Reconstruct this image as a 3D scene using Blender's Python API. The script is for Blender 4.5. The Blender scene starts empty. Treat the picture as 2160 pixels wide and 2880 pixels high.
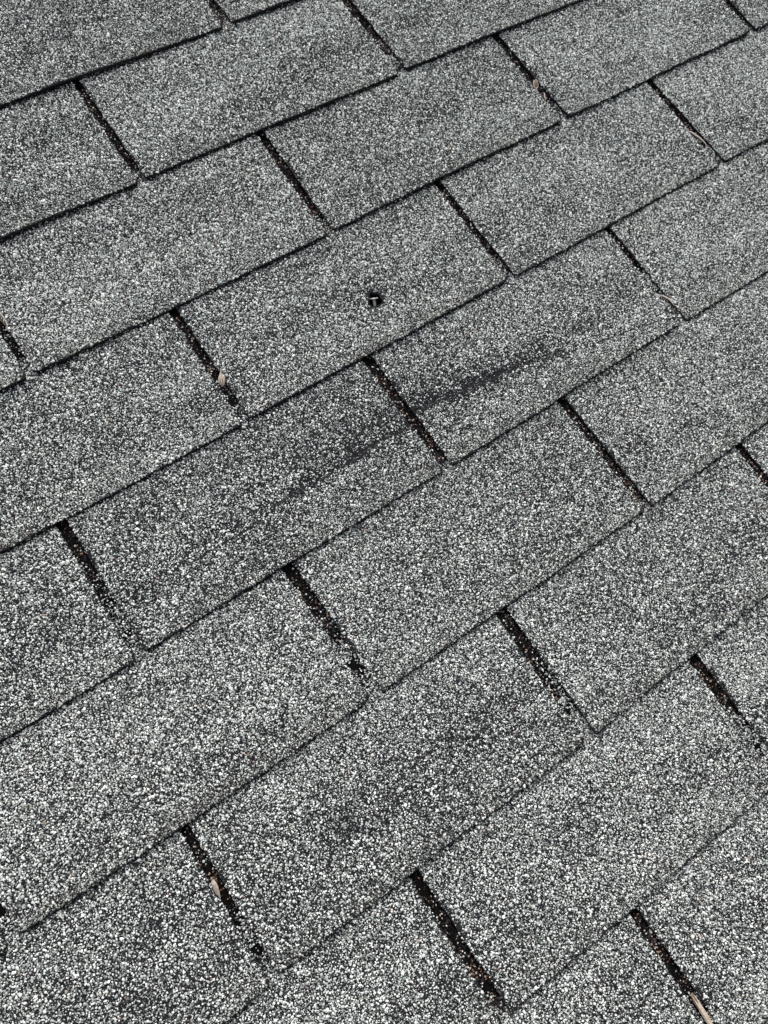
import bpy, math
import numpy as np
from mathutils import Matrix, Vector

# ------------------------------------------------------------------ camera, sky, sun, exposure
sc = bpy.context.scene
SLOPE = math.radians(20.0)                       # roof pitch
TILT = Matrix.Rotation(SLOPE, 4, 'X')
MM = 0.001
CAM_R = np.array([[0.81212325, 0.49622713, -0.30694375],
                  [-0.55595637, 0.81776312, -0.14891604],
                  [0.1771111, 0.29158551, 0.94000508]])
CAM_C = np.array([-12.02, -617.94, 668.77])      # mm, in the roof plane's own frame
F_PX = 2294.0                                    # focal length in pixels of a 2160 px wide frame
cam_d = bpy.data.cameras.new('camera')
cam = bpy.data.objects.new('camera', cam_d)
sc.collection.objects.link(cam)
cam_d.sensor_fit = 'HORIZONTAL'
cam_d.sensor_width = 36.0
cam_d.lens = 36.0 * F_PX / 2160.0
cam_d.clip_start = 0.01
cam_d.clip_end = 200.0
m = Matrix([list(CAM_R[i]) + [CAM_C[i] * MM] for i in range(3)] + [[0, 0, 0, 1]])
cam.matrix_world = TILT @ m
sc.camera = cam

SUN_EL, SUN_AZ = math.radians(58.0), math.radians(35.0)   # azimuth from +Y towards +X
world = bpy.data.worlds.new('World')
sc.world = world
world.use_nodes = True
wn = world.node_tree
wn.nodes.clear()
sky = wn.nodes.new('ShaderNodeTexSky')
sky.sky_type = 'NISHITA'
sky.sun_disc = False
sky.sun_elevation = SUN_EL
sky.sun_rotation = SUN_AZ
sky.air_density = 1.0
sky.dust_density = 4.0
hsv = wn.nodes.new('ShaderNodeHueSaturation')
hsv.inputs['Saturation'].default_value = 0.27      # cloud cover: nearly neutral
bg = wn.nodes.new('ShaderNodeBackground')
bg.inputs['Strength'].default_value = 0.15
wo = wn.nodes.new('ShaderNodeOutputWorld')
wn.links.new(sky.outputs[0], hsv.inputs['Color'])
wn.links.new(hsv.outputs[0], bg.inputs['Color'])
wn.links.new(bg.outputs[0], wo.inputs['Surface'])
sun_d = bpy.data.lights.new('sun', 'SUN')
sun_d.energy = 1.5
sun_d.angle = math.radians(20.0)
sun_d.color = (1.0, 0.97, 0.925)
sun = bpy.data.objects.new('sun', sun_d)
sc.collection.objects.link(sun)
sdir = Vector((math.sin(SUN_AZ) * math.cos(SUN_EL), math.cos(SUN_AZ) * math.cos(SUN_EL), math.sin(SUN_EL)))
sun.rotation_euler = sdir.to_track_quat('Z', 'Y').to_euler()
sc.view_settings.view_transform = 'Standard'
sc.view_settings.look = 'None'
sc.view_settings.exposure = 0.55
sc.view_settings.gamma = 1.0
sc.view_settings.use_curve_mapping = False
sc.render.engine = 'CYCLES'
sc.cycles.max_bounces = 2
sc.cycles.diffuse_bounces = 1
sc.cycles.glossy_bounces = 1
sc.cycles.transmission_bounces = 0

# ------------------------------------------------------------------ numeric helpers
rng = np.random.default_rng(7)
_tab = np.random.default_rng(3).random((256, 256))


def vnoise(x, y, sx, sy, seed=0):
    """smooth value noise in -1..1"""
    x = np.asarray(x, float) / sx + seed * 17.31
    y = np.asarray(y, float) / sy + seed * 41.77
    xi, yi = np.floor(x).astype(int), np.floor(y).astype(int)
    fx, fy = x - xi, y - yi
    fx, fy = fx * fx * (3 - 2 * fx), fy * fy * (3 - 2 * fy)
    a = _tab[xi % 256, yi % 256]; b = _tab[(xi + 1) % 256, yi % 256]
    c = _tab[xi % 256, (yi + 1) % 256]; d = _tab[(xi + 1) % 256, (yi + 1) % 256]
    return 2 * ((a * (1 - fx) + b * fx) * (1 - fy) + (c * (1 - fx) + d * fx) * fy) - 1


def sstep(a, b, x):
    t = np.clip((x - a) / (b - a), 0, 1)
    return t * t * (3 - 2 * t)


def project(u, v, z=0.0):
    P = np.stack([u - CAM_C[0], -v - CAM_C[1], z - CAM_C[2] + 0 * u], -1)
    q = P @ CAM_R
    return 1080 + F_PX * q[..., 0] / -q[..., 2], 1440 - F_PX * q[..., 1] / -q[..., 2]


# ------------------------------------------------------------------ materials
def mat(name):
    mt = bpy.data.materials.new(name)
    mt.use_nodes = True
    nt = mt.node_tree
    bs = nt.nodes['Principled BSDF']
    return mt, nt, bs


def ramp(nt, stops):
    r = nt.nodes.new('ShaderNodeValToRGB')
    el = r.color_ramp.elements
    while len(el) < len(stops):
        el.new(0.5)
    for e, (p, c) in zip(el, stops):
        e.position = p
        e.color = (*c, 1)
    return r


def noisy(name, c0, c1, scale, rough=0.8, bump=0.0, bscale=None, spec=0.3, bdist=0.0005):
    mt, nt, bs = mat(name)
    tc = nt.nodes.new('ShaderNodeTexCoord')
    n = nt.nodes.new('ShaderNodeTexNoise')
    n.inputs['Scale'].default_value = scale
    n.inputs['Detail'].default_value = 6
    nt.links.new(tc.outputs['Object'], n.inputs['Vector'])
    r = ramp(nt, [(0.3, c0), (0.7, c1)])
    nt.links.new(n.outputs['Fac'], r.inputs['Fac'])
    nt.links.new(r.outputs['Color'], bs.inputs['Base Color'])
    bs.inputs['Roughness'].default_value = rough
    bs.inputs['Specular IOR Level'].default_value = spec
    if bump:
        n2 = nt.nodes.new('ShaderNodeTexNoise')
        n2.inputs['Scale'].default_value = bscale or scale
        n2.inputs['Detail'].default_value = 4
        nt.links.new(tc.outputs['Object'], n2.inputs['Vector'])
        b = nt.nodes.new('ShaderNodeBump')
        b.inputs['Strength'].default_value = bump
        b.inputs['Distance'].default_value = bdist
        nt.links.new(n2.outputs['Fac'], b.inputs['Height'])
        nt.links.new(b.outputs['Normal'], bs.inputs['Normal'])
    return mt


M_ASPH = noisy('weathered_asphalt', (0.006, 0.006, 0.007), (0.020, 0.020, 0.022), 260, 0.95, 0.7, 900, 0.08)
M_FRESH = noisy('fresh_asphalt', (0.002, 0.002, 0.0022), (0.006, 0.0055, 0.005), 300, 0.95, 0.5, 800, 0.04)
M_EDGE = noisy('cut_edge_asphalt', (0.006, 0.006, 0.0065), (0.030, 0.030, 0.032), 500, 0.95, 0.8, 700, 0.06)
M_DECK = noisy('weathered_plywood', (0.05, 0.035, 0.02), (0.11, 0.08, 0.05), 30, 0.9)

M_GRAN, nt, bs = mat('ceramic_granule')
at = nt.nodes.new('ShaderNodeAttribute')
at.attribute_type = 'INSTANCER'
at.attribute_name = 'gcol'
nt.links.new(at.outputs['Color'], bs.inputs['Base Color'])
bs.inputs['Roughness'].default_value = 0.7
bs.inputs['Specular IOR Level'].default_value = 0.25

# shingles beyond the picture: the granules are too far out to be built, the material takes over
M_FAR, nt, bs = mat('granule_surface')
tc = nt.nodes.new('ShaderNodeTexCoord')
vo = nt.nodes.new('ShaderNodeTexVoronoi')
vo.inputs['Scale'].default_value = 620
nt.links.new(tc.outputs['Object'], vo.inputs['Vector'])
sep = nt.nodes.new('ShaderNodeSeparateColor')
nt.links.new(vo.outputs['Color'], sep.inputs[0])
r = ramp(nt, [(0.0, (0.03, 0.03, 0.032)), (0.42, (0.05, 0.05, 0.052)), (0.5, (0.2, 0.21, 0.21)), (1.0, (0.62, 0.63, 0.62))])
nt.links.new(sep.outputs[0], r.inputs['Fac'])
nt.links.new(r.outputs['Color'], bs.inputs['Base Color'])
b = nt.nodes.new('ShaderNodeBump')
b.inputs['Strength'].default_value = 0.8
b.inputs['Distance'].default_value = 0.0008
b.invert = True
nt.links.new(vo.outputs['Distance'], b.inputs['Height'])
nt.links.new(b.outputs['Normal'], bs.inputs['Normal'])
bs.inputs['Roughness'].default_value = 0.8


# ------------------------------------------------------------------ granule instancer (geometry nodes)
def granule_group():
    ng = bpy.data.node_groups.new('granules_on_points', 'GeometryNodeTree')
    ng.interface.new_socket('Geometry', in_out='INPUT', socket_type='NodeSocketGeometry')
    ng.interface.new_socket('Geometry', in_out='OUTPUT', socket_type='NodeSocketGeometry')
    N, L = ng.nodes, ng.links
    gi, go = N.new('NodeGroupInput'), N.new('NodeGroupOutput')
    ico = N.new('GeometryNodeMeshIcoSphere')
    ico.inputs['Radius'].default_value = 1.0
    ico.inputs['Subdivisions'].default_value = 1
    sp = N.new('GeometryNodeSetPosition')
    wn_ = N.new('FunctionNodeRandomValue')
    wn_.data_type = 'FLOAT_VECTOR'
    wn_.inputs[0].default_value = (-0.24, -0.24, -0.24)
    wn_.inputs[1].default_value = (0.24, 0.24, 0.24)
    wn_.inputs['Seed'].default_value = 11
    L.new(ico.outputs['Mesh'], sp.inputs['Geometry'])
    L.new(wn_.outputs[0], sp.inputs['Offset'])
    sm = N.new('GeometryNodeSetMaterial')
    sm.inputs['Material'].default_value = M_GRAN
    L.new(sp.outputs[0], sm.inputs['Geometry'])

    def named(t, n):
        a = N.new('GeometryNodeInputNamedAttribute')
        a.data_type = t
        a.inputs['Name'].default_value = n
        return a.outputs['Attribute']
    ip = N.new('GeometryNodeInstanceOnPoints')
    L.new(gi.outputs[0], ip.inputs['Points'])
    L.new(named('BOOLEAN', 'is_granule'), ip.inputs['Selection'])
    L.new(sm.outputs[0], ip.inputs['Instance'])
    e2r = N.new('FunctionNodeEulerToRotation')
    L.new(named('FLOAT_VECTOR', 'grot'), e2r.inputs[0])
    L.new(e2r.outputs[0], ip.inputs['Rotation'])
    L.new(named('FLOAT_VECTOR', 'gscl'), ip.inputs['Scale'])
    j = N.new('GeometryNodeJoinGeometry')
    L.new(gi.outputs[0], j.inputs[0])
    L.new(ip.outputs[0], j.inputs[0])
    L.new(j.outputs[0], go.inputs[0])
    return ng


NG = granule_group()

# ------------------------------------------------------------------ the roof: measured layout, millimetres
W, EXPO, TH = 305.0, 127.0, 3.1
OFF = {0: 365.1, 1: 195.7, 2: 17.6, 3: 150.7, 4: -22.2, 5: -189.4, 6: -58.1, 7: 67.3, 8: 195.3}
for c in range(9, 18):
    OFF[c] = OFF[c - 1] - 165 + (305 if OFF[c - 1] < 0 else 0)
for c in range(-1, -10, -1):
    OFF[c] = OFF[c + 1] + 170 - (305 if OFF[c + 1] > 100 else 0)
# slot corners: (course, k): right tab's corner u, dv; left tab's corner u, dv; u of the right edge at the slot top
SL = {(0, 0): (365.8, -2.0, 354.4, -0.5, 366), (1, 0): (195.8, -1.9, 187.0, -0.4, 197.0), (1, 1): (500.4, -4.2, 488.5, -2.0, 500.0),
      (2, 0): (18.2, 1.8, 10.2, 3.0, 18.0), (2, 1): (323.0, -0.4, 313.0, 1.1, 325.0), (2, 2): (628.6, -4.0, 618.0, -2.8, 627.0),
      (2, 3): (927.0, -3.5, 917.5, -3.5, 929.0), (3, 0): (151.8, -0.4, 142.4, 1.0, 152.4), (3, 1): (455.1, -1.3, 446.1, -1.2, 454.0),
      (3, 2): (760.6, -4.2, 750.6, -2.8, 757.0), (4, 0): (-21.8, 0.0, -32.7, 2.6, -21.3), (4, 1): (283.4, 0.5, 271.8, 0.5, 281.3),
      (4, 2): (586.4, -1.3, 579.4, -2.0, 585.0), (5, 0): (-190.0, -2.0, -201.0, 1.3, -190.0), (5, 1): (117.6, 2.9, 104.3, 2.6, 115.1),
      (5, 2): (424.5, 3.9, 414.4, 3.6, 420.5), (6, 0): (-58.8, -0.8, -68.1, 2.1, -59.6), (6, 1): (249.5, 5.0, 235.1, 4.9, 249.6),
      (6, 2): (552.0, 2.0, 541.5, 2.0, 550.0), (7, 0): (66.8, -2.5, 55.8, -2.0, 65.7), (7, 1): (374.5, 3.0, 361.5, 3.0, 373.2),
      (8, 0): (196.0, 0.0, 186.0, 0.0, 195.3)}
_j = np.random.default_rng(21)


def slot(c, k):
    if (c, k) not in SL:
        u = OFF[c] + k * W + _j.uniform(-2, 2)
        SL[(c, k)] = (u, _j.uniform(-2, 2), u - 9.5, _j.uniform(-2, 2), u + _j.uniform(-1, 1))
    return SL[(c, k)]


def ubase(c, v):
    return np.clip((v - (c - 1) * EXPO) / EXPO, -0.3, 1.05)


def edge_l(c, k, v):           # left edge of tab k (right side of slot k)
    R = slot(c, k)
    return R[4] + (R[0] - R[4]) * ubase(c, v) + 0.55 * vnoise(v, c * 50 + k * 9, 14, 10, 1) + 0.3 * vnoise(v, c * 31 + k * 7, 4, 10, 2)


def edge_r(c, k, v):           # right edge of tab k (left side of slot k+1)
    R = slot(c, k + 1)
    wd = (R[0] - R[2]) * 0.82
    top = R[4] - wd - 0.1
    return top + (R[0] - wd - top) * ubase(c, v) + 0.55 * vnoise(v, c * 53 + k * 9, 14, 10, 3) + 0.3 * vnoise(v, c * 37 + k * 7, 4, 10, 4)


def butt(c, k, u):
    A, B = slot(c, k), slot(c, k + 1)
    a = np.clip((u - A[0]) / (B[2] - A[0]), 0, 1)
    v = c * EXPO + A[1] + (B[3] - A[1]) * a
    v = v + 0.9 * vnoise(u, c * 77 + k * 13, 70, 10, 5) * np.sin(a * np.pi) + 0.35 * vnoise(u, c * 77, 9, 10, 6)
    for d, r in ((B[2] - u, 4.5 if (c + k) % 2 else 3.0), (u - A[0], 2.2)):
        x = np.clip(r - d, 0, r)
        v = v - (r - np.sqrt(np.maximum(r * r - x * x, 0)))
    return v


LIFT = {-1: 3.3, 0: 3.3, 1: 3.0, 2: 2.5, 3: 1.7, 4: 1.1, 5: 0.8, 6: 0.8, 7: 0.8, 8: 0.8}


def crease(u):                 # the line of the fold that runs across course 4
    right = 451.0 + np.interp(u, [280, 330, 380, 431, 600], [0, 3, 8, 17, 50])
    left = 458.5 + np.interp(u, [-30, 60, 150, 270], [8, 6, 2.5, 0])
    return np.where(u > 277, right, left) + 2.2 * vnoise(u, 0, 26, 10, 9) + 0.9 * vnoise(u, 0, 7, 10, 8)


def crease_amp(u):
    return np.where(u > 277, np.interp(u, [277, 320, 400, 470, 520], [1, 1, 0.7, 0.25, 0]),
                    np.interp(u, [-25, 20, 90, 180, 277], [0.15, 0.4, 0.6, 0.9, 1.0]))


def height(c, k, u, v):
    s = (v - (c - 1) * EXPO) / EXPO
    z = TH * s
    z = z + np.clip(s + 0.3, 0, 1) * (0.45 * vnoise(u, v, 60, 45, 10 + c) + 0.2 * vnoise(u, v, 17, 15, 11 + k))
    if c in LIFT:
        L = LIFT[c] * (0.55 + 0.45 * vnoise(u, c * 99, 90, 10, 13))
        z = z + L * np.clip(s, 0, 1) ** 3
    if c == 4 and k in (0, 1):
        d = v - crease(u)
        A = crease_amp(u)
        z = z + A * (3.0 * np.exp(-np.where(d > 0, d / 20.0, 0)) * sstep(-2.2, 0.8, d)
                     + 0.6 * np.exp(-((d + 12) / 7.0) ** 2))
    return z


HOLE = (316.8, 335.0)


def hole_d(u, v):              # <1 inside the torn nail hole (axes turned with the tear)
    du, dv = u - HOLE[0], v - HOLE[1]
    ca, sa = math.cos(0.5), math.sin(0.5)
    x, y = du * ca + dv * sa, -du * sa + dv * ca
    ang = np.arctan2(y, x)
    rr = 6.2 * (1 + 0.10 * np.sin(3 * ang + 1) + 0.07 * np.sin(5 * ang))
    return (np.abs(x) ** 2.6 + (np.abs(y) * 0.84) ** 2.6) ** (1 / 2.6) / rr


def new_mesh(name, V, faces, mats, mi=None, smooth=True):
    me = bpy.data.meshes.new(name)
    V = np.asarray(V, float)
    me.vertices.add(len(V))
    me.vertices.foreach_set('co', V.ravel())
    ln = np.array([len(f) for f in faces])
    fl = np.concatenate([np.asarray(f) for f in faces]).astype(np.int32)
    me.loops.add(len(fl))
    me.loops.foreach_set('vertex_index', fl)
    me.polygons.add(len(ln))
    st = np.concatenate([[0], np.cumsum(ln)[:-1]]).astype(np.int32)
    me.polygons.foreach_set('loop_start', st)
    for mt in mats:
        me.materials.append(mt)
    if mi is not None:
        me.polygons.foreach_set('material_index', np.asarray(mi, np.int32))
    me.polygons.foreach_set('use_smooth', np.full(len(ln), smooth))
    me.update(calc_edges=True)
    return me


root_me_v = [(-1150, 1150, -26), (1950, 1150, -26), (1950, -2150, -26), (-1150, -2150, -26)]
V = [(x * MM, y * MM, z * MM) for x, y, z in root_me_v] + [(x * MM, y * MM, (z - 14) * MM) for x, y, z in root_me_v]
roof = bpy.data.objects.new('roof', new_mesh('roof', V, [(3, 2, 1, 0), (4, 5, 6, 7), (0, 1, 5, 4), (1, 2, 6, 5), (2, 3, 7, 6), (3, 0, 4, 7)], [M_DECK], smooth=False))
roof['kind'] = 'structure'
roof['label'] = 'sloping roof of weathered grey granule shingles laid in staggered courses'
sc.collection.objects.link(roof)
roof.matrix_world = TILT
bpy.context.view_layer.update()

LIGHTS = np.array([(0.69, 0.71, 0.68), (0.58, 0.605, 0.585), (0.78, 0.785, 0.735), (0.47, 0.50, 0.48)])
MIDS = np.array([(0.23, 0.25, 0.24), (0.36, 0.38, 0.36), (0.16, 0.18, 0.17), (0.27, 0.275, 0.245)])
DARKS = np.array([(0.028, 0.029, 0.033), (0.050, 0.051, 0.055), (0.018, 0.018, 0.022)])
BROWNS = np.array([(0.23, 0.12, 0.075), (0.32, 0.21, 0.14), (0.15, 0.08, 0.055), (0.42, 0.32, 0.23)])


def pick(pal, n):
    return pal[rng.integers(0, len(pal), n)] * rng.uniform(0.8, 1.2, (n, 1))


def scatter(u0, u1, v0, v1, sp):
    nu, nv = int((u1 - u0) / sp) + 2, int((v1 - v0) / (sp * 0.866)) + 2
    I, J = np.meshgrid(np.arange(nu), np.arange(nv))
    u = u0 + (I + 0.5 * (J % 2)) * sp
    v = v0 + J * sp * 0.866
    u = u + rng.uniform(-0.42, 0.42, u.shape) * sp
    v = v + rng.uniform(-0.42, 0.42, v.shape) * sp
    return u.ravel(), v.ravel()


GCOUNT = 0


def granules(c, k):
    """granule centres, sizes, turns and colours for one shingle: face first, then what shows in the slots above"""
    SP = 1.32
    A, B = slot(c, k), slot(c, k + 1)
    v0 = (c - 1) * EXPO - 5
    u, v = scatter(A[0] - 6, B[0] + 6, v0, c * EXPO + 7, SP)
    e_l, e_r, e_b = u - edge_l(c, k, v), edge_r(c, k, v) - u, butt(c, k, u) - v
    ed = np.minimum(np.minimum(e_l, e_r - 0.2), e_b - 0.35)
    keep = ed > -0.1
    u, v, ed, e_b, e_l, e_r = (q[keep] for q in (u, v, ed, e_b, e_l, e_r))
    n = len(u)
    s = (v - (c - 1) * EXPO) / EXPO
    # mottling: blend of the factory colour drop and of wear
    mot = 0.60 * vnoise(u + 0.3 * v, v, 120, 26, 20 + c) + 0.32 * vnoise(u, v, 40, 16, 23 + k) + 0.25 * vnoise(u, v, 9, 7, 24)
    mid = np.exp(-((s - 0.62) / 0.24) ** 2)                    # wear is heaviest in the lower middle of a tab
    wear_shade = np.clip(0.04 + 0.16 * mid * (0.30 + mot) + 0.05 * mot, 0.0, 0.4)
    if c == 4 and k in (0, 1):
        d = v - crease(u)
        A_ = crease_amp(u)
        loss = np.where(d < 0, np.exp(-np.abs(d) / np.where(u > 277, 13.0, 19.0)), np.exp(-np.abs(d) / 3.2))
        patch = 0.62 + 0.34 * vnoise(u + 1.2 * v, v, 24, 7, 31) + 0.24 * vnoise(u, v, 5, 3.5, 32)
        wear_shade = np.clip(wear_shade + A_ * loss * patch * 1.35, 0, 0.94)
        wd = np.where(u > 277, np.interp(u, [277, 330, 400, 450], [8, 5.0, 2.8, 0.6]), np.interp(u, [60, 120, 200, 277], [0.6, 2.2, 3.0, 4.5]))
        wd = wd * (0.75 + 0.5 * vnoise(u, 0, 9, 9, 33) + 0.3 * vnoise(u, v, 3, 3, 34))
        wear_shade = np.where((d < 0.9) & (d > -wd), np.maximum(wear_shade, 0.93), wear_shade)
    if c >= 5:
        wear_shade = np.clip(wear_shade + 0.06 * np.clip(vnoise(u, v, 90, 40, 41) + 0.2, 0, 1), 0, 0.8)
    wear_shade = np.where(ed < 0.9, np.maximum(wear_shade, 0.40 + 0.4 * vnoise(u, v, 18, 18, 44)), wear_shade)   # bare cut edges
    bare_l = (e_l < 3.2 + 1.5 * vnoise(u, v, 3, 3, 46)) & (vnoise(v, c * 9 + k, 22, 10, 45) > 0.35)
    wear_shade = np.where(bare_l, np.maximum(wear_shade, 0.75), wear_shade)
    up_ = np.full(len(u), 1e9)                      # contact shadow under the course above, drawn by dropping granules
    for kk in range(k - 3, k + 4):
        a_, b2 = slot(c - 1, kk)[0], slot(c - 1, kk + 1)[2]
        m_ = (u > a_) & (u < b2)
        if m_.any():
            up_[m_] = v[m_] - butt(c - 1, kk, u[m_])
    wear_shade = np.where((up_ > -3) & (up_ < 1.0 + 0.5 * vnoise(u, v, 6, 6, 47)), np.maximum(wear_shade, 0.8), wear_shade)
    hd = hole_d(u, v)
    if c == 3 and k == 0:
        wear_shade = np.where(hd < 1.22, 2.0, wear_shade)
    keep = rng.random(n) > wear_shade
    lost = ~keep & (wear_shade < 1.5) & (rng.random(n) < 0.9)
    gu, gv_ = u[lost], v[lost]                      # stumps and fines left where granules came off
    u, v, ed, s, mot, e_b, wear_shade = (q[keep] for q in (u, v, ed, s, mot, e_b, wear_shade))
    n = len(u)
    tone = 0.06 * vnoise(c * 7.3, k * 5.1, 1.7, 1.3, 50)
    pl = np.clip(0.42 - 0.11 * mot - 0.15 * wear_shade + tone, 0.2, 0.7)
    pm = np.full(n, 0.40)
    x = rng.random(n)
    col = np.where((x < pl)[:, None], pick(LIGHTS, n), np.where((x < pl + pm)[:, None], pick(MIDS, n), pick(DARKS, n)))
    br = rng.random(n) < 0.0035
    col[br] = pick(BROWNS, br.sum())
    # grime that gathers along the lower edge of every tab
    g = np.exp(-np.maximum(e_b, 0) / 11.0) * (0.55 + 0.45 * vnoise(u, v, 30, 14, 52))
    g = np.clip(g * 0.55, 0, 0.6)[:, None]
    col = col * (1 - g) + np.array([0.165, 0.16, 0.13]) * g
    rad = np.clip(np.exp(rng.normal(math.log(0.585), 0.30, n)), 0.30, 1.2)
    rad = np.where(x < pl, rad * 1.08, rad)
    z = height(c, k, u, v) + rad * rng.uniform(0.05, 0.40, n)
    P = [np.stack([u, -v, z], 1)]
    C_, R_ = [col], [rad]
    ng_ = len(gu)
    rr = rng.uniform(0.28, 0.55, ng_)
    P.append(np.stack([gu, -gv_, height(c, k, gu, gv_) + rr * 0.1], 1))
    C_.append(np.where((rng.random(ng_) < 0.22)[:, None], pick(MIDS, ng_), pick(DARKS, ng_) * 0.6)); R_.append(rr)
    # headlap: only what shows through the slots of the course above
    for kk in range(-8, 12):
        S = slot(c - 1, kk)
        um = 0.5 * (S[0] + S[2])
        if not (A[0] - 5 < um < B[0] - 5):
            continue
        vt, vb = (c - 2) * EXPO, (c - 1) * EXPO
        u, v = scatter(um - 16, um + 16, vt - 4, vb + 3, 1.45)
        keep = (u > edge_r(c - 1, kk - 1, v) - 2) & (u < edge_l(c - 1, kk, v) + 2)
        u, v = u[keep], v[keep]
        s = (v - vt) / EXPO
        q = _j.uniform(-0.14, 0.14) + (0.10 if c - 1 >= 4 else -0.12)
        if (c - 1, kk) in ((4, 1), (5, 2), (7, 0)):
            q = -0.30
        # old colour at the top, blown-in grey granules lower down, a bare tar dab near the end
        grey = np.clip(sstep(0.48 - q, 0.80 - q, s + 0.12 * vnoise(u, v, 12, 12, 60)), 0, 1)
        sd = _j.uniform(0.77, 0.83)
        tar = {(5, 1): 1.0, (6, 0): 0.9, (7, 0): 0.9, (3, 0): 0.8, (2, 0): 0.9, (5, 0): 1.0, (7, 1): 0.6, (6, 1): 0.4, (1, 0): 0.5, (4, 1): 0.5}.get((c - 1, kk), 0.0)
        dab = np.hypot((s - sd) / 0.042, (u - um - _j.uniform(-1, 1)) / 5.5) < tar * (0.85 + 0.5 * vnoise(u, v, 3.5, 3.5, 61))
        dens = np.where(dab, 0.08, 0.50 + 0.36 * grey + 0.35 * vnoise(u, v, 13, 8, 62))
        dens = np.where(s < 0.06, 0.2, dens)
        kp = rng.random(len(u)) < dens
        u, v, s, grey = u[kp], v[kp], s[kp], grey[kp]
        n = len(u)
        x, y = rng.random(n), rng.random(n)
        g = np.where((y < 0.45)[:, None], pick(LIGHTS, n) * 0.9, np.where((y < 0.75)[:, None], pick(MIDS, n), pick(DARKS, n)))
        fb = _j.uniform(0.18, 0.34) if c - 1 >= 4 else 0.16
        bn = np.where((y < fb)[:, None], pick(BROWNS, n), np.where((y < fb + 0.10)[:, None], pick(LIGHTS, n) * 0.9, pick(DARKS, n) * 0.5))
        col = np.where((x < grey)[:, None], g, bn)
        rad = np.clip(np.exp(rng.normal(math.log(0.66), 0.28, n)), 0.35, 1.2)
        z = height(c, k, u, v) + rad * rng.uniform(0.1, 0.5, n) + grey * np.clip(0.5 + vnoise(u, v, 9, 7, 63), 0, 1) * 1.3
        P.append(np.stack([u, -v, z], 1)); C_.append(col); R_.append(rad)
    return np.concatenate(P), np.concatenate(C_), np.concatenate(R_)


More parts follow.
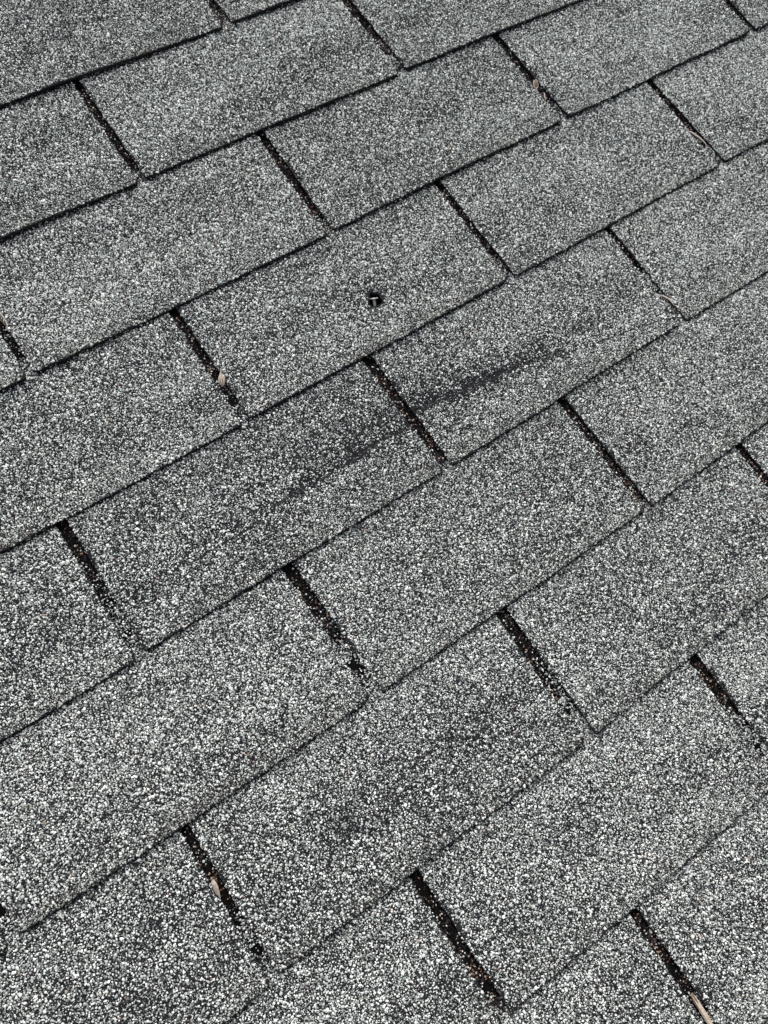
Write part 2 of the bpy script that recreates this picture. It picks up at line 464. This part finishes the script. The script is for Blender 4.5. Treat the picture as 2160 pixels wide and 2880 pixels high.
def shingle_mesh(c, k):
    A, B = slot(c, k), slot(c, k + 1)
    w = B[2] - A[0]
    ua = np.unique(np.concatenate([[0, .4, 1, 2, 3.5, 5, 7.5], np.linspace(10, w - 10, 54), w - np.array([7.5, 5.5, 4, 2.8, 1.8, 1, .5, .2, 0])])) / w
    sv = np.concatenate([[-0.13, -0.06], np.linspace(0, 0.95, 36), [0.965, 0.978, 0.988, 0.995, 1.0]])
    fine = (c == 3 and k == 0)
    if fine:
        ua = np.unique(np.concatenate([ua, (np.linspace(HOLE[0] - 9, HOLE[0] + 9, 25) - A[0]) / w]))
        h0 = (HOLE[1] - (c - 1) * EXPO) / EXPO
        sv = np.unique(np.concatenate([sv, np.linspace(h0 - 9 / EXPO, h0 + 9 / EXPO, 25)]))
    if c == 4 and k in (0, 1):
        sv = np.unique(np.concatenate([sv, np.linspace(0.45, 0.75, 45)]))
    na, ns = len(ua), len(sv)
    vn = (c - 1) * EXPO + sv * EXPO
    Ug = np.empty((ns, na)); Vg = np.empty((ns, na))
    ub = A[0] + ua * w
    bt = butt(c, k, ub)
    for j in range(ns):
        l, r = edge_l(c, k, vn[j]), edge_r(c, k, vn[j])
        Ug[j] = l + (r - l) * ua
        t = max(sv[j], 0.0) ** 6
        Vg[j] = vn[j] * (1 - t) + (bt - (1 - sv[j]) * EXPO) * t
    Zg = height(c, k, Ug, Vg)
    Vl = list(np.stack([Ug, -Vg, Zg], -1).reshape(-1, 3))
    faces, mi = [], []
    inside = (hole_d(Ug, Vg) < 1.0) if fine else np.zeros_like(Ug, bool)
    for j in range(ns - 1):
        for i in range(na - 1):
            if inside[j:j + 2, i:i + 2].all():
                continue
            faces.append((j * na + i, (j + 1) * na + i, (j + 1) * na + i + 1, j * na + i + 1)); mi.append(0)
    # cut edges: a thin crumbly wall down both sides and along the butt
    loop = [j * na for j in range(ns)] + [(ns - 1) * na + i for i in range(1, na)] + [j * na + na - 1 for j in range(ns - 2, -1, -1)]
    top = len(Vl)
    for lv, (dz, inn) in enumerate(((0.0, 0.0), (-0.9, -0.12), (-TH * 0.97, 0.5))):
        for t, q in enumerate(loop):
            p = np.array(Vl[q])
            if q % na == 0: p[0] += inn
            elif q % na == na - 1: p[0] -= inn
            if q // na == ns - 1: p[1] += inn
            p[2] += dz
            if lv == 1: p[:2] += rng.normal(0, 0.12, 2)
            Vl.append(p)
    nl = len(loop)
    for lv in range(2):
        for t in range(nl - 1):
            a = top + lv * nl + t
            faces.append((a, a + nl, a + nl + 1, a + 1)); mi.append(1)
    if fine:            # torn wall of the nail hole
        R_ = []
        for t in range(36):
            an = t / 36 * 2 * math.pi
            lo, hi = 0.1, 14.0
            for _ in range(24):
                md = 0.5 * (lo + hi)
                if hole_d(np.array(HOLE[0] + md * math.cos(an)), np.array(HOLE[1] + md * math.sin(an))) < 1.0: lo = md
                else: hi = md
            R_.append((an, lo))
        b0 = len(Vl)
        for lv, (f, dz) in enumerate(((1.10, 0.25), (0.97, 0.0), (0.90, -1.5), (0.88, -4.0), (0.80, -11.0))):
            for an, rd in R_:
                uu, vv = HOLE[0] + rd * f * math.cos(an), HOLE[1] + rd * f * math.sin(an)
                Vl.append(np.array([uu, -vv, float(height(c, k, np.array(uu), np.array(vv))) + dz + rng.normal(0, 0.12)]))
        for lv in range(4):
            for t in range(36):
                a, b2 = b0 + lv * 36 + t, b0 + lv * 36 + (t + 1) % 36
                faces.append((a, b2, b2 + 36, a + 36)); mi.append(1 if lv < 1 else 2)
        faces.append(tuple(b0 + 4 * 36 + t for t in range(36))); mi.append(2)
    # headlap that runs up under the two courses above
    hu = np.linspace(0.5 * (A[0] + A[2]) + 0.3, 0.5 * (B[0] + B[2]) - 0.3, 62)
    hv = np.concatenate([np.linspace(-1.12, -0.02, 46)]) * EXPO + (c - 1) * EXPO
    b0 = len(Vl)
    HU, HV = np.meshgrid(hu, hv)
    HZ = height(c, k, HU, HV) - 0.05
    Vl += list(np.stack([HU, -HV, HZ], -1).reshape(-1, 3))
    hole = hole_d(HU, HV) < 1.75
    for j in range(len(hv) - 1):
        for i in range(len(hu) - 1):
            if hole[j:j + 2, i:i + 2].any():
                continue
            faces.append((b0 + j * 62 + i, b0 + (j + 1) * 62 + i, b0 + (j + 1) * 62 + i + 1, b0 + j * 62 + i + 1)); mi.append(2)
    return np.array(Vl), faces, mi


def in_view(c, k, pad):
    A, B = slot(c, k), slot(c, k + 1)
    u, v = np.meshgrid(np.linspace(A[0], B[0], 25), np.linspace((c - 1) * EXPO, c * EXPO, 13))
    x, y = project(u, v)
    return bool(((x > -pad) & (x < 2160 + pad) & (y > -pad) & (y < 2880 + pad)).any())


def add_attr(me, name, typ, arr, key):
    a = me.attributes.new(name, typ, 'POINT')
    a.data.foreach_set(key, np.ascontiguousarray(arr).ravel())


def link_part(o, parent):
    sc.collection.objects.link(o)
    o.parent = parent


# generic shingle for the part of the roof outside the picture: a tab, its cut edges and its headlap
gw = W - 9.5


def gz(s):
    return TH * s


gv = [(0, 0.1), (gw, 0.1), (gw, -1.0), (0, -1.0)]
GV = [(0, 0.1 * EXPO, gz(-0.1)), (gw, 0.1 * EXPO, gz(-0.1)), (gw - 3, -EXPO, gz(1)), (gw, -EXPO + 3, gz(0.98)), (1.5, -EXPO, gz(1)), (0, -EXPO + 1.5, gz(0.99))]
gl = [(x, y, z - TH * 0.97) for x, y, z in GV]
hl = [(-4.6, 1.1 * EXPO, gz(-1.1) - .05), (gw + 4.6, 1.1 * EXPO, gz(-1.1) - .05), (gw + 4.6, 0.02 * EXPO, gz(-.02) - .05), (-4.6, 0.02 * EXPO, gz(-.02) - .05)]
gf = [(0, 5, 4, 2, 3, 1), (0, 6, 11, 5), (5, 11, 10, 4), (4, 10, 8, 2), (2, 8, 9, 3), (3, 9, 7, 1), (12, 15, 14, 13)]
GENERIC = new_mesh('shingle', np.array(GV + gl + hl) * MM, gf, [M_FAR, M_EDGE, M_FRESH], [0, 1, 1, 1, 1, 1, 2], smooth=False)

PAD = 150.0
for c in range(-8, 17):
    ks = range(int(math.floor((-1000 - OFF[c]) / W)), int(math.ceil((1800 - OFF[c]) / W)))
    for k in ks:
        if not in_view(c, k, 130):
            o = bpy.data.objects.new('shingle', GENERIC)
            A = slot(c, k)
            link_part(o, roof)
            o.location = (A[0] * MM, -(c - 1) * EXPO * MM, 0)
            continue
        V, faces, mi = shingle_mesh(c, k)
        P, col, rad = granules(c, k)
        x, y = project(P[:, 0], -P[:, 1], P[:, 2])
        kp = (x > -PAD) & (x < 2160 + PAD) & (y > -PAD) & (y < 2880 + PAD)
        P, col, rad = P[kp], col[kp], rad[kp]
        n0, n1 = len(V), len(P)
        fc = np.array([V[list(f)].mean(0) for f in faces])
        x, y = project(fc[:, 0], -fc[:, 1], fc[:, 2])
        out = ~((x > -PAD) & (x < 2160 + PAD) & (y > -PAD) & (y < 2880 + PAD))
        mi = np.where(out & (np.array(mi) == 0), 3, np.array(mi))
        GCOUNT += n1
        me = new_mesh('shingle', np.concatenate([V, P]) * MM, faces, [M_ASPH, M_EDGE, M_FRESH, M_FAR], mi)
        isg = np.zeros(n0 + n1, bool); isg[n0:] = True
        rot = np.zeros((n0 + n1, 3)); rot[n0:] = rng.uniform(0, 2 * math.pi, (n1, 3))
        scl = np.ones((n0 + n1, 3)); scl[n0:] = rad[:, None] * rng.uniform(0.75, 1.3, (n1, 3)) * MM
        cl = np.ones((n0 + n1, 4)); cl[n0:, :3] = np.clip(col, 0, 0.9)
        add_attr(me, 'is_granule', 'BOOLEAN', isg, 'value')
        add_attr(me, 'grot', 'FLOAT_VECTOR', rot, 'vector')
        add_attr(me, 'gscl', 'FLOAT_VECTOR', scl, 'vector')
        add_attr(me, 'gcol', 'FLOAT_COLOR', cl, 'color')
        o = bpy.data.objects.new('shingle', me)
        link_part(o, roof)
        md = o.modifiers.new('granules', 'NODES')
        md.node_group = NG
print('granules', GCOUNT)


# ------------------------------------------------------------------ small loose things on the roof
def thing(name, label, cat, base, mesh=None, group=None):
    """base: u, v, z in mm on the roof plane; the thing's own frame is the roof's"""
    o = bpy.data.objects.new(name, mesh)
    sc.collection.objects.link(o)
    o.matrix_world = TILT @ Matrix.Translation((base[0] * MM, -base[1] * MM, base[2] * MM))
    o['label'] = label
    o['category'] = cat
    if group:
        o['group'] = group
    return o


def part(name, mesh, parent):
    o = bpy.data.objects.new(name, mesh)
    sc.collection.objects.link(o)
    o.parent = parent
    return o


def tube(name, path, radii, material, base, n=12, flat=1.0, ribs=0, rib=0.0, rough=0.0, tone=False):
    """closed tapered body along a path of (u, v, z) points, mm"""
    pts = [Vector((p[0] - base[0], -(p[1] - base[1]), p[2] - base[2])) for p in path]
    V, F, T = [], [], []
    up = Vector((0, 0, 1))
    for i, p in enumerate(pts):
        t = (pts[min(i + 1, len(pts) - 1)] - pts[max(i - 1, 0)]).normalized()
        sd = t.cross(up)
        sd = sd.normalized() if sd.length > 1e-4 else Vector((1, 0, 0))
        nn = sd.cross(t).normalized()
        for q in range(n):
            a = 2 * math.pi * q / n
            rr = radii[i] * (1 + rib * math.cos(ribs * a)) * (1 + rough * rng.normal())
            V.append((p + sd * (rr * math.cos(a)) + nn * (rr * flat * math.sin(a))) * MM)
            T.append(0.5 + 0.5 * math.cos(ribs * a) if ribs else 1.0)
    for i in range(len(pts) - 1):
        for q in range(n):
            F.append((i * n + q, i * n + (q + 1) % n, (i + 1) * n + (q + 1) % n, (i + 1) * n + q))
    F.append(tuple(range(n - 1, -1, -1)))
    F.append(tuple((len(pts) - 1) * n + q for q in range(n)))
    me = new_mesh(name, np.array([tuple(v) for v in V]), F, [material])
    if tone:
        add_attr(me, 'tone', 'FLOAT', np.array(T), 'value')
    return me


def curve_pts(ctrl, m):
    """smooth interpolation of control points (u, v, z, radius)"""
    c = np.array(ctrl, float)
    t = np.linspace(0, len(c) - 1, m)
    out = []
    for x in t:
        i = min(int(x), len(c) - 2)
        f = x - i
        p0, p1, p2, p3 = c[max(i - 1, 0)], c[i], c[i + 1], c[min(i + 2, len(c) - 1)]
        out.append(0.5 * (2 * p1 + (p2 - p0) * f + (2 * p0 - 5 * p1 + 4 * p2 - p3) * f * f + (3 * p1 - p0 - 3 * p2 + p3) * f ** 3))
    out = np.array(out)
    return [tuple(q[:3]) for q in out], [max(q[3], 0.04) for q in out]


M_NAIL = noisy('dull_galvanised_steel', (0.42, 0.42, 0.40), (0.66, 0.66, 0.64), 400, 0.38, 0.2, 900, 0.5, 0.0002)
M_NAIL.node_tree.nodes['Principled BSDF'].inputs['Metallic'].default_value = 0.75
M_SHANK = noisy('tarnished_steel', (0.14, 0.14, 0.12), (0.42, 0.41, 0.37), 700, 0.5, 0.4, 900, 0.4, 0.0002)
M_SHANK.node_tree.nodes['Principled BSDF'].inputs['Metallic'].default_value = 0.5
M_STRAW = noisy('bleached_straw', (0.30, 0.25, 0.20), (0.52, 0.45, 0.37), 500, 0.8, 0.4, 900)
M_HUSK = noisy('dry_husk', (0.20, 0.16, 0.125), (0.43, 0.375, 0.31), 350, 0.85, 0.5, 700)
M_WOOD = noisy('weathered_wood', (0.28, 0.22, 0.16), (0.58, 0.49, 0.38), 420, 0.85, 0.6, 900)
M_KERNEL = noisy('brown_seed_skin', (0.07, 0.032, 0.022), (0.15, 0.075, 0.05), 500, 0.6, 0.3, 900)
M_STEM = noisy('brown_stem', (0.06, 0.04, 0.028), (0.14, 0.10, 0.07), 500, 0.85, 0.3, 900)
M_STRIPE, nt, bs = mat('striped_seed_coat')
ta = nt.nodes.new('ShaderNodeAttribute')
ta.attribute_name = 'tone'
rp = ramp(nt, [(0.22, (0.05, 0.035, 0.025)), (0.62, (0.46, 0.39, 0.31))])
nt.links.new(ta.outputs['Fac'], rp.inputs['Fac'])
nt.links.new(rp.outputs['Color'], bs.inputs['Base Color'])
bs.inputs['Roughness'].default_value = 0.7

# popped nail lying back in its torn hole
nb = (315.8, 333.8, 3.6)
nail = thing('nail', 'small silver roofing nail leaning in the torn black hole in a shingle', 'nail', nb)
ax = Vector((0.311, 0.810, 0.497)).normalized()


def along(d):
    return (nb[0] + ax.x * d, nb[1] - ax.y * d, nb[2] + ax.z * d)


part('head', tube('head', [along(d) for d in (-0.55, -0.35, 0.35, 0.55)], [3.7, 4.2, 4.2, 3.7], M_NAIL, nb, 28), nail)
part('shank', tube('shank', [along(d) for d in (-16, -13, -9, -6, -3, -1.2, -0.5)], [0.3, 1.4, 1.45, 1.5, 1.5, 1.55, 1.9], M_SHANK, nb, 14, rough=0.03), nail)

# striped seed lodged in a slot
b_ = (149.5, 337.4, 1.6)
p, r_ = curve_pts([(153.0, 329.6, 3.2, 0.35), (151.9, 331.8, 3.4, 1.0), (150.8, 334.4, 3.6, 2.2), (149.6, 337.2, 3.8, 2.85), (148.2, 340.4, 3.5, 2.1), (147.2, 342.8, 3.0, 0.5)], 26)
sd_ = thing('seed', 'pale striped seed with dark grooves wedged in a slot left of the nail', 'seed', b_)
part('seed_coat', tube('seed_coat', p, r_, M_STRIPE, b_, 56, ribs=9, rib=0.10, tone=True, flat=0.85), sd_)
p, r_ = curve_pts([(152.6, 330.4, 3.4, 0.45), (154.0, 328.9, 3.5, 0.4), (154.2, 327.0, 3.3, 0.35)], 8)
part('stem', tube('stem', p, r_, M_STRAW, b_, 8), sd_)

# brown seed in its pale cup, with a stalk
b_ = (621.0, 200.4, 2.5)
sd2 = thing('seed', 'brown oval seed in a pale cup beside a dark slot near the top', 'seed', b_)
p, r_ = curve_pts([(624.0, 195.4, 4.2, 0.4), (622.9, 197.2, 4.4, 1.7), (621.1, 199.9, 4.6, 2.25), (619.4, 202.4, 4.4, 1.7), (618.2, 204.0, 4.2, 0.4)], 18)
part('kernel', tube('kernel', p, r_, M_KERNEL, b_, 16, flat=0.6, rough=0.03), sd2)
loop = []
for q in range(25):
    a = 2 * math.pi * q / 24
    e1, e2 = 5.6 * math.cos(a), 2.5 * math.sin(a)
    loop.append((621.1 + 0.555 * e1 + 0.832 * e2, 199.8 - 0.832 * e1 + 0.555 * e2, 4.2 + 0.3 * math.sin(3 * a)))
part('cup', tube('cup', loop, [0.5 + 0.12 * math.sin(q * 1.3) for q in range(25)], M_STRAW, b_, 8), sd2)
p, r_ = curve_pts([(617.9, 204.6, 4.1, 0.5), (617.2, 207.2, 4.0, 0.4), (616.2, 210.0, 4.1, 0.3)], 8)
part('stem', tube('stem', p, r_, M_STRAW, b_, 8), sd2)

# forked pale chaff just below it
b_ = (620.5, 217.5, 1.5)
ch = thing('chaff', 'tiny pale forked curl of chaff in the slot below the brown seed', 'chaff', b_)
p, r_ = curve_pts([(623.6, 213.4, 3.6, 0.3), (621.4, 215.6, 4.0, 0.75), (620.0, 218.0, 3.8, 0.7), (618.9, 221.4, 3.4, 0.3)], 14)
part('blade', tube('blade', p, r_, M_STRAW, b_, 10, flat=0.6), ch)
p, r_ = curve_pts([(620.4, 217.4, 3.8, 0.4), (621.0, 219.4, 3.6, 0.45), (622.0, 220.6, 3.2, 0.25)], 8)
part('blade', tube('blade', p, r_, M_STRAW, b_, 8), ch)

# dry stalks lying along the slots
b_ = (751.5, 340.5, 3.0)
p, r_ = curve_pts([(747.6, 325.5, 2.6, 0.35), (748.7, 328.9, 4.0, 0.75), (750.2, 334.6, 4.6, 1.05), (752.4, 340.2, 4.5, 0.95), (754.2, 345.8, 3.9, 0.75), (754.8, 350.0, 3.2, 0.5), (754.6, 354.0, 2.4, 0.25)], 30)
thing('stalk', 'pinkish white dry stalk lying along a slot near the upper right', 'stalk', b_, tube('stalk', p, r_, M_STRAW, b_, 10, flat=0.7, rough=0.05))
b_ = (583.5, 479.0, 3.0)
p, r_ = curve_pts([(580.6, 470.8, 3.4, 0.3), (582.2, 474.6, 4.6, 0.85), (584.0, 478.8, 4.9, 1.0), (585.0, 482.4, 4.4, 0.7), (585.6, 487.0, 3.4, 0.25)], 22)
thing('stalk', 'short pale dry stalk on a slot edge right of the shingle crease', 'stalk', b_, tube('stalk', p, r_, M_STRAW, b_, 10, flat=0.7, rough=0.05))
b_ = (19.5, 198.0, 1.5)
tw = thing('twig', 'brown curled stem loop in the slot cut by the left edge', 'twig', b_)
p, r_ = curve_pts([(17.6, 186.0, 3.0, 0.4), (19.8, 191.5, 3.9, 0.5), (20.4, 197.5, 3.8, 0.5), (19.8, 203.5, 3.2, 0.4), (18.6, 207.0, 2.4, 0.3)], 20)
part('stem', tube('stem', p, r_, M_STRAW, b_, 8, rough=0.05), tw)
p, r_ = curve_pts([(14.0, 189.0, 2.6, 0.4), (15.6, 194.0, 3.2, 0.5), (17.6, 199.5, 3.2, 0.5), (18.8, 204.5, 2.8, 0.35)], 16)
part('stem', tube('stem', p, r_, M_STEM, b_, 8, rough=0.05), tw)

# papery husk in a lower slot
b_ = (-65.3, 686.0, 1.2)
hk = thing('husk', 'grey tan papery husk standing in the lower left slot', 'husk', b_)
p, r_ = curve_pts([(-64.2, 678.8, 3.0, 0.5), (-64.8, 681.6, 3.5, 1.5), (-65.2, 685.0, 3.8, 1.9), (-65.9, 688.8, 3.6, 1.5), (-66.1, 691.4, 3.2, 0.9), (-66.4, 693.8, 2.8, 0.2)], 24)
part('blade', tube('blade', p, r_, M_HUSK, b_, 24, flat=0.5, ribs=5, rib=0.12, rough=0.02), hk)
for du, dv in ((-1.6, -1.2), (0.9, -1.8), (1.7, -0.4)):
    p, r_ = curve_pts([(-64.3, 679.4, 3.2, 0.4), (-64.3 + du * 0.7, 679.2 + dv * 0.4, 3.8, 0.35), (-64.3 + du * 1.5, 679.6 + dv, 3.4, 0.2)], 8)
    part('bract', tube('bract', p, r_, M_STEM, b_, 8), hk)

# splintered stick at the bottom of the frame
b_ = (190.8, 985.0, 1.5)
st = thing('stick', 'splintered tan piece of wood lying in the bottom right slot', 'stick', b_)
p, r_ = curve_pts([(191.4, 964.0, 3.2, 0.5), (191.4, 967.5, 4.0, 1.5), (190.8, 973.0, 4.4, 1.9), (190.6, 981.0, 4.4, 1.9), (190.2, 990.0, 4.2, 1.8), (189.6, 1002.0, 3.8, 1.6), (189.2, 1009.0, 3.4, 0.6)], 40)
part('wood_core', tube('wood_core', p, r_, M_WOOD, b_, 36, flat=0.7, ribs=6, rib=0.10, rough=0.03), st)
for q, (du, l0, l1) in enumerate(((-1.7, 964.5, 978.0), (-0.6, 963.2, 986.0), (0.6, 962.6, 974.0), (1.5, 964.0, 990.0))):
    p, r_ = curve_pts([(191.3 + du * 0.7, l0, 4.0, 0.15), (191.0 + du, 0.7 * l0 + 0.3 * l1, 5.3 - abs(du) * 0.4, 0.5), (190.7 + du, 0.3 * l0 + 0.7 * l1, 5.4 - abs(du) * 0.4, 0.5), (190.5 + du * 0.9, l1, 4.9 - abs(du) * 0.4, 0.15)], 18)
    part('splinter', tube('splinter', p, r_, M_STRAW if q % 2 else M_STEM, b_, 8, rough=0.04), st)
